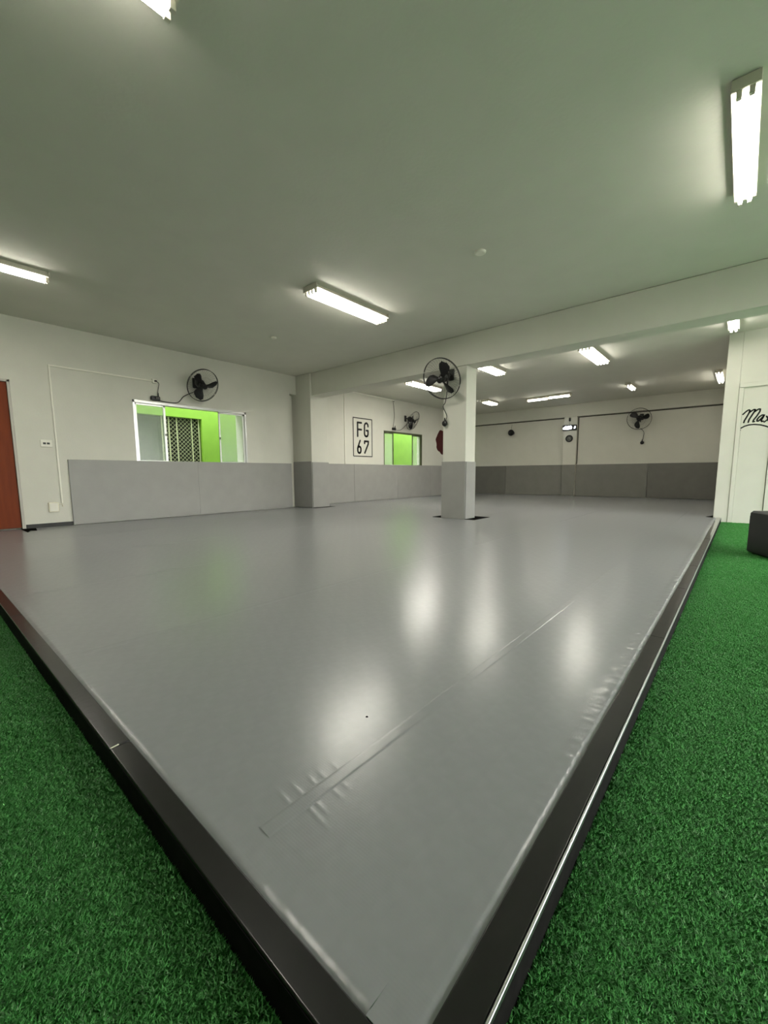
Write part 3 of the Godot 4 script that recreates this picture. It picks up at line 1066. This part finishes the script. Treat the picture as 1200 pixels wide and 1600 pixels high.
func build_fans() -> void:
	wall_fan("black wall fan above the front window, by the brown door end", Vector3(WALL_X, 2.50, -3.62), PI / 2, 0.30, -0.08, 0.10, 0.48, 0.285, 0.15,
		[Vector3(-7.47, 2.33, -3.55), Vector3(-7.63, 2.24, -3.40), Vector3(-7.635, 2.115, -3.28), Vector3(-7.635, 2.10, -3.08), Vector3(-7.635, 2.12, -2.92)],
		Vector3(-7.625, 2.145, -2.91), true, [Vector3(-7.63, 2.19, -2.95), Vector3(-7.625, 2.30, -2.965), Vector3(-7.625, 2.395, -2.98), Vector3(-7.63, 2.425, -2.93)])
	wall_fan("black wall fan above the rear window beyond the FG 67 sign", Vector3(WALL_X2, 2.50, -10.10), PI / 2, 0.30, -0.09, 0.15, 0.48, 0.285, 0.2,
		[Vector3(-7.70, 2.33, -10.0), Vector3(-7.83, 2.20, -9.95), Vector3(-7.84, 2.13, -9.8), Vector3(-7.84, 2.13, -9.54)],
		Vector3(-7.83, 2.155, -9.53), true, [Vector3(-7.84, 2.20, -9.50), Vector3(-7.84, 2.5, -9.56), Vector3(-7.84, 2.75, -9.54), Vector3(-7.84, 2.90, -9.51)])
	wall_fan("black wall fan on the square column below the beam", Vector3(-3.655, 2.42, BEAM_Z + 0.002), 0.0, 0.30, -0.11, 0.05, 0.48, 0.315, 0.95,
		[Vector3(-3.65, 2.15, -5.78), Vector3(-3.74, 2.0, -5.87), Vector3(-3.79, 1.93, -5.885), Vector3(-3.72, 1.78, -5.885), Vector3(-3.745, 1.70, -5.885)],
		Vector3(-3.755, 1.66, -5.88), false, [])
	wall_fan("black wall fan on the far wall bay beside the white block", Vector3(-2.324, 2.44, FAR_Z - BAY + 0.002), 0.0, 0.38, -0.09, 0.10, 0.32, 0.30, 0.2,
		[Vector3(-2.30, 2.1, -13.95), Vector3(-2.24, 2.0, -14.12), Vector3(-2.25, 1.85, -14.13), Vector3(-2.27, 1.74, -14.13)],
		Vector3(-2.27, 1.70, -14.125), false, [])

# ------------------------------------------------------------------ fittings and signs
func build_fittings() -> void:
	var st: SurfaceTool
	# conduit with sockets by the brown door
	var cc := thing("cable_conduit", "white cable conduit rising from the socket and turning along to the window fan", "conduit", Vector3(WALL_X + 0.001, 0.44, -1.506))
	part("upright_run", one_box(Vector3(0, 0, -0.011), Vector3(0.016, 1.97, 0.011), 0.003), M.conduit, cc)
	part("level_run", one_box(Vector3(0, 1.971, -1.38), Vector3(0.016, 1.993, 0.011), 0.003), M.conduit, cc)
	var t := thing("socket_box", "cream socket box low on the wall beside the grey pad", "socket", Vector3(WALL_X, 0.385, -1.40))
	part("box_body", one_box(Vector3(0, -0.07, -0.06), Vector3(0.03, 0.07, 0.06), 0.006), M.plastic_cream, t)
	part("cover", one_box(Vector3(0.03, -0.06, -0.05), Vector3(0.034, 0.06, 0.05), 0.002), M.plastic_white, t)
	st = begin()
	tube(st, [Vector3(0.015, 0.04, -0.06), Vector3(0.02, 0.045, -0.10), Vector3(0.02, 0.0, -0.11)], 0.006, 6)
	part("cable_end", st.commit(), M.plastic_cream, t)
	t = thing("switch_plate", "white switch plate with two dark sockets beside the brown door", "switch", Vector3(WALL_X, 1.31, -1.39))
	part("plate", one_box(Vector3(0, -0.052, -0.068), Vector3(0.012, 0.052, 0.068), 0.005), M.plastic_white, t)
	for z in [-0.022, 0.022]:
		part("socket", one_box(Vector3(0.012, -0.014, z - 0.017), Vector3(0.015, 0.014, z + 0.017), 0.002), M.grey_dark, t)
	t = thing("wall_socket", "small white socket at the end of the conduit above the window", "socket", Vector3(WALL_X, 2.425, -2.92))
	part("box_body", one_box(Vector3(0, -0.035, -0.035), Vector3(0.028, 0.035, 0.035), 0.005), M.plastic_white, t)
	part("plug", one_box(Vector3(0.028, -0.012, -0.03), Vector3(0.05, 0.012, 0.005), 0.004), M.black, t)
	# rear conduit
	st = begin()
	box(st, Vector3(WALL_X2, 1.11, -7.565), Vector3(WALL_X2 + 0.018, 2.995, -7.54), 0.003)
	solo("cable_conduit", st.commit(), M.conduit, "thin upright white conduit between pilaster and FG 67 sign", "conduit")
	st = begin()
	box(st, Vector3(WALL_X2, 2.955, -9.55), Vector3(WALL_X2 + 0.018, 2.975, -7.58), 0.003)
	solo("cable_conduit", st.commit(), M.conduit, "thin white conduit under the ceiling above the FG 67 sign", "conduit")
	t = thing("wall_socket", "small socket under the ceiling above the rear window", "socket", Vector3(WALL_X2, 2.93, -9.51))
	part("box_body", one_box(Vector3(0, -0.02, -0.03), Vector3(0.03, 0.03, 0.03), 0.004), M.plastic_white, t)
	part("plug", one_box(Vector3(0.03, -0.018, -0.015), Vector3(0.045, 0.012, 0.015), 0.004), M.black, t)

	# FG 67 sign painted in a thin frame
	var u := Vector3(0, 0, -1)
	var v := Vector3.UP
	t = thing("wall_sign", "black framed FG 67 sign on the white rear wall", "sign", Vector3(WALL_X2, 1.307, -7.855))
	var w := 0.755
	var h := 1.03
	st = begin()
	stroke(st, [Vector2(0.012, 0.012), Vector2(w - 0.012, 0.012), Vector2(w - 0.012, h - 0.012), Vector2(0.012, h - 0.012), Vector2(0.012, 0.012)], 0.026, Vector3(0.0, 0, 0), u, v, 0.004, false)
	part("frame_line", st.commit(), M.grey_dark, t)
	var letters := {
		"letter_f": [[[0.235, 0.475], [0.235, 0.125]], [[0.235, 0.125], [0.43, 0.125]], [[0.235, 0.30], [0.425, 0.30]]],
		"letter_g": [[[0.775, 0.20], [0.765, 0.155], [0.72, 0.122], [0.68, 0.118], [0.625, 0.135], [0.59, 0.18], [0.588, 0.40], [0.615, 0.445], [0.67, 0.465], [0.73, 0.455], [0.77, 0.41], [0.775, 0.31], [0.685, 0.31]]],
		"digit_6": [[[0.355, 0.585], [0.25, 0.745], [0.232, 0.79], [0.232, 0.85], [0.255, 0.89], [0.315, 0.907], [0.37, 0.89], [0.393, 0.85], [0.393, 0.79], [0.37, 0.755], [0.315, 0.735], [0.255, 0.755], [0.232, 0.79]]],
		"digit_7": [[[0.588, 0.645], [0.588, 0.592], [0.79, 0.592]], [[0.79, 0.592], [0.775, 0.66], [0.595, 0.895]]]}
	for k in letters:
		st = begin()
		for l in letters[k]:
			var pts := []
			for p in l:
				pts.append(Vector2(p[0] * w, (1.0 - p[1]) * h))
			stroke(st, pts, 0.052, Vector3(0.0, 0, 0), u, v, 0.004, true)
		part(k, st.commit(), M.black, t)
	# dark red emblem by the rear corner
	var poly := PackedVector2Array()
	var er := RandomNumberGenerator.new()
	er.seed = 12
	for k in 40:
		var a := TAU * k / 40
		var rr := 1.0 + 0.05 * sin(a * 7.0) + er.randf_range(-0.03, 0.03)
		poly.append(Vector2(cos(a) * 0.40 * rr, sin(a) * 0.40 * rr))
	st = begin()
	prism(st, poly, Vector3.ZERO, u, v, 0.008)
	solo("wall_emblem", st.commit(), M.red, "dark red round emblem on the rear wall, half hidden by the column", "emblem", Vector3(WALL_X2, 1.91, -12.18))

	# far wall: speaker, lit clock, round clock, bracket
	t = thing("wall_speaker", "small black round speaker high on the far wall", "speaker", Vector3(-6.23, 2.245, FAR_Z - BAY))
	st = begin()
	lathe(st, [Vector2(0, 0), Vector2(0.07, 0), Vector2(0.085, 0.06), Vector2(0.105, 0.12), Vector2(0.105, 0.14), Vector2(0.09, 0.145), Vector2(0.03, 0.11), Vector2(0, 0.11)], 24)
	part("cone", st.commit(), M.black, t)
	st = begin()
	box(st, Vector3(-0.115, 0.03, 0.02), Vector3(-0.055, 0.085, 0.06), 0.008)
	tube(st, curve([Vector3(-0.03, 0.09, 0.03), Vector3(-0.03, 0.2, 0.012), Vector3(-0.02, 0.29, 0.008)]), 0.004, 5)
	part("mount", st.commit(), M.black, t)
	t = thing("led_clock", "black digital clock with glowing white digits on the far pilaster", "clock", Vector3(-4.275, 2.27, FAR_Z))
	part("case", one_box(Vector3(-0.21, -0.085, 0), Vector3(0.215, 0.085, 0.05), 0.012), M.black, t)
	st = begin()
	var blob := PackedVector2Array([Vector2(-0.2, -0.045), Vector2(-0.08, -0.06), Vector2(0.06, -0.05), Vector2(0.085, 0.0), Vector2(0.06, 0.05), Vector2(0.035, 0.068), Vector2(0.01, 0.05), Vector2(-0.03, 0.06), Vector2(-0.07, 0.045), Vector2(-0.11, 0.058), Vector2(-0.16, 0.035), Vector2(-0.2, 0.0)])
	prism(st, blob, Vector3(0, 0, 0.05), Vector3.RIGHT, Vector3.UP, 0.002)
	part("lit_digits", st.commit(), M.led, t)
	st = begin()
	prism(st, PackedVector2Array([Vector2(0.13, -0.04), Vector2(0.175, -0.035), Vector2(0.195, 0.01), Vector2(0.17, 0.05), Vector2(0.145, 0.02)]), Vector3(0, 0, 0.05), Vector3.RIGHT, Vector3.UP, 0.002)
	part("lit_digits", st.commit(), M.led, t)
	var cl := OmniLight3D.new()
	cl.name = "clock_glow"
	cl.light_color = Color(0.93, 0.96, 1.0)
	cl.light_energy = 0.02
	cl.light_size = 0.05
	cl.omni_range = 20.0
	cl.shadow_enabled = true
	cl.position = Vector3(-0.05, 0, 0.10)
	t.add_child(cl)
	t = thing("round_speaker", "black round speaker with grey cone under the glowing clock", "speaker", Vector3(-4.275, 1.93, FAR_Z))
	st = begin()
	lathe(st, [Vector2(0.072, 0.035), Vector2(0.085, 0.05), Vector2(0.108, 0.045), Vector2(0.112, 0.02), Vector2(0.105, 0.0), Vector2(0, 0.0)], 32)
	part("rim", st.commit(), M.black, t)
	st = begin()
	lathe(st, [Vector2(0.0, 0.05), Vector2(0.03, 0.045), Vector2(0.05, 0.03), Vector2(0.074, 0.037)], 32)
	part("cone", st.commit(), plain(Color(0.35, 0.35, 0.33), 0.35), t)
	t = thing("camera_bracket", "tiny black bracket with a wire above the glowing clock", "bracket", Vector3(-4.28, 2.525, FAR_Z))
	part("body", one_box(Vector3(-0.025, -0.055, 0), Vector3(0.025, 0.055, 0.06), 0.012), M.black, t)
	st = begin()
	tube(st, curve([Vector3(0, -0.05, 0.02), Vector3(-0.015, -0.11, 0.01), Vector3(0.01, -0.165, 0.01)]), 0.004, 5)
	part("wire", st.commit(), M.grey_dark, t)

	# black cube ottoman on the turf
	var ob := Basis(Vector3.UP, atan2(0.417, 0.909))
	t = thing("ottoman", "black upholstered cube ottoman on the turf before the lettered door", "ottoman", Vector3(0.085, TURF_Y + 0.004, -5.526), "", ob)
	st = begin()
	box(st, Vector3(0, 0.015, 0), Vector3(0.40, 0.40, 0.40), 0.018)
	part("body", st.commit(), M.leather, t)
	part("seat_cushion", one_box(Vector3(0.0, 0.36, 0.0), Vector3(0.40, 0.432, 0.40), 0.022), M.leather, t)
	for x in [0.05, 0.35]:
		for z in [0.05, 0.35]:
			st = begin()
			cyl(st, Vector3(x, 0, z), Vector3(x, 0.02, z), 0.02, 0.02, 12)
			part("foot", st.commit(), M.black, t)

func _ready() -> void:
	rng.seed = 2024
	setup_view()
	make_materials()
	build_shell()
	sliding_window("window_1", "sliding aluminium window with reeded side panes above the grey pads", WALL_X, -2.56, -4.62, 1.02, 2.085, -3.08, -4.045, M.alu)
	sliding_window("window_2", "rear sliding window glowing lime green beside the FG 67 sign", WALL_X2, -9.10, -10.98, 1.02, 2.08, -9.57, -10.49, M.olive_frame)
	build_doors()
	build_mat()
	build_border()
	build_pads()
	build_lights()
	build_fans()
	build_fittings()
	build_turf()
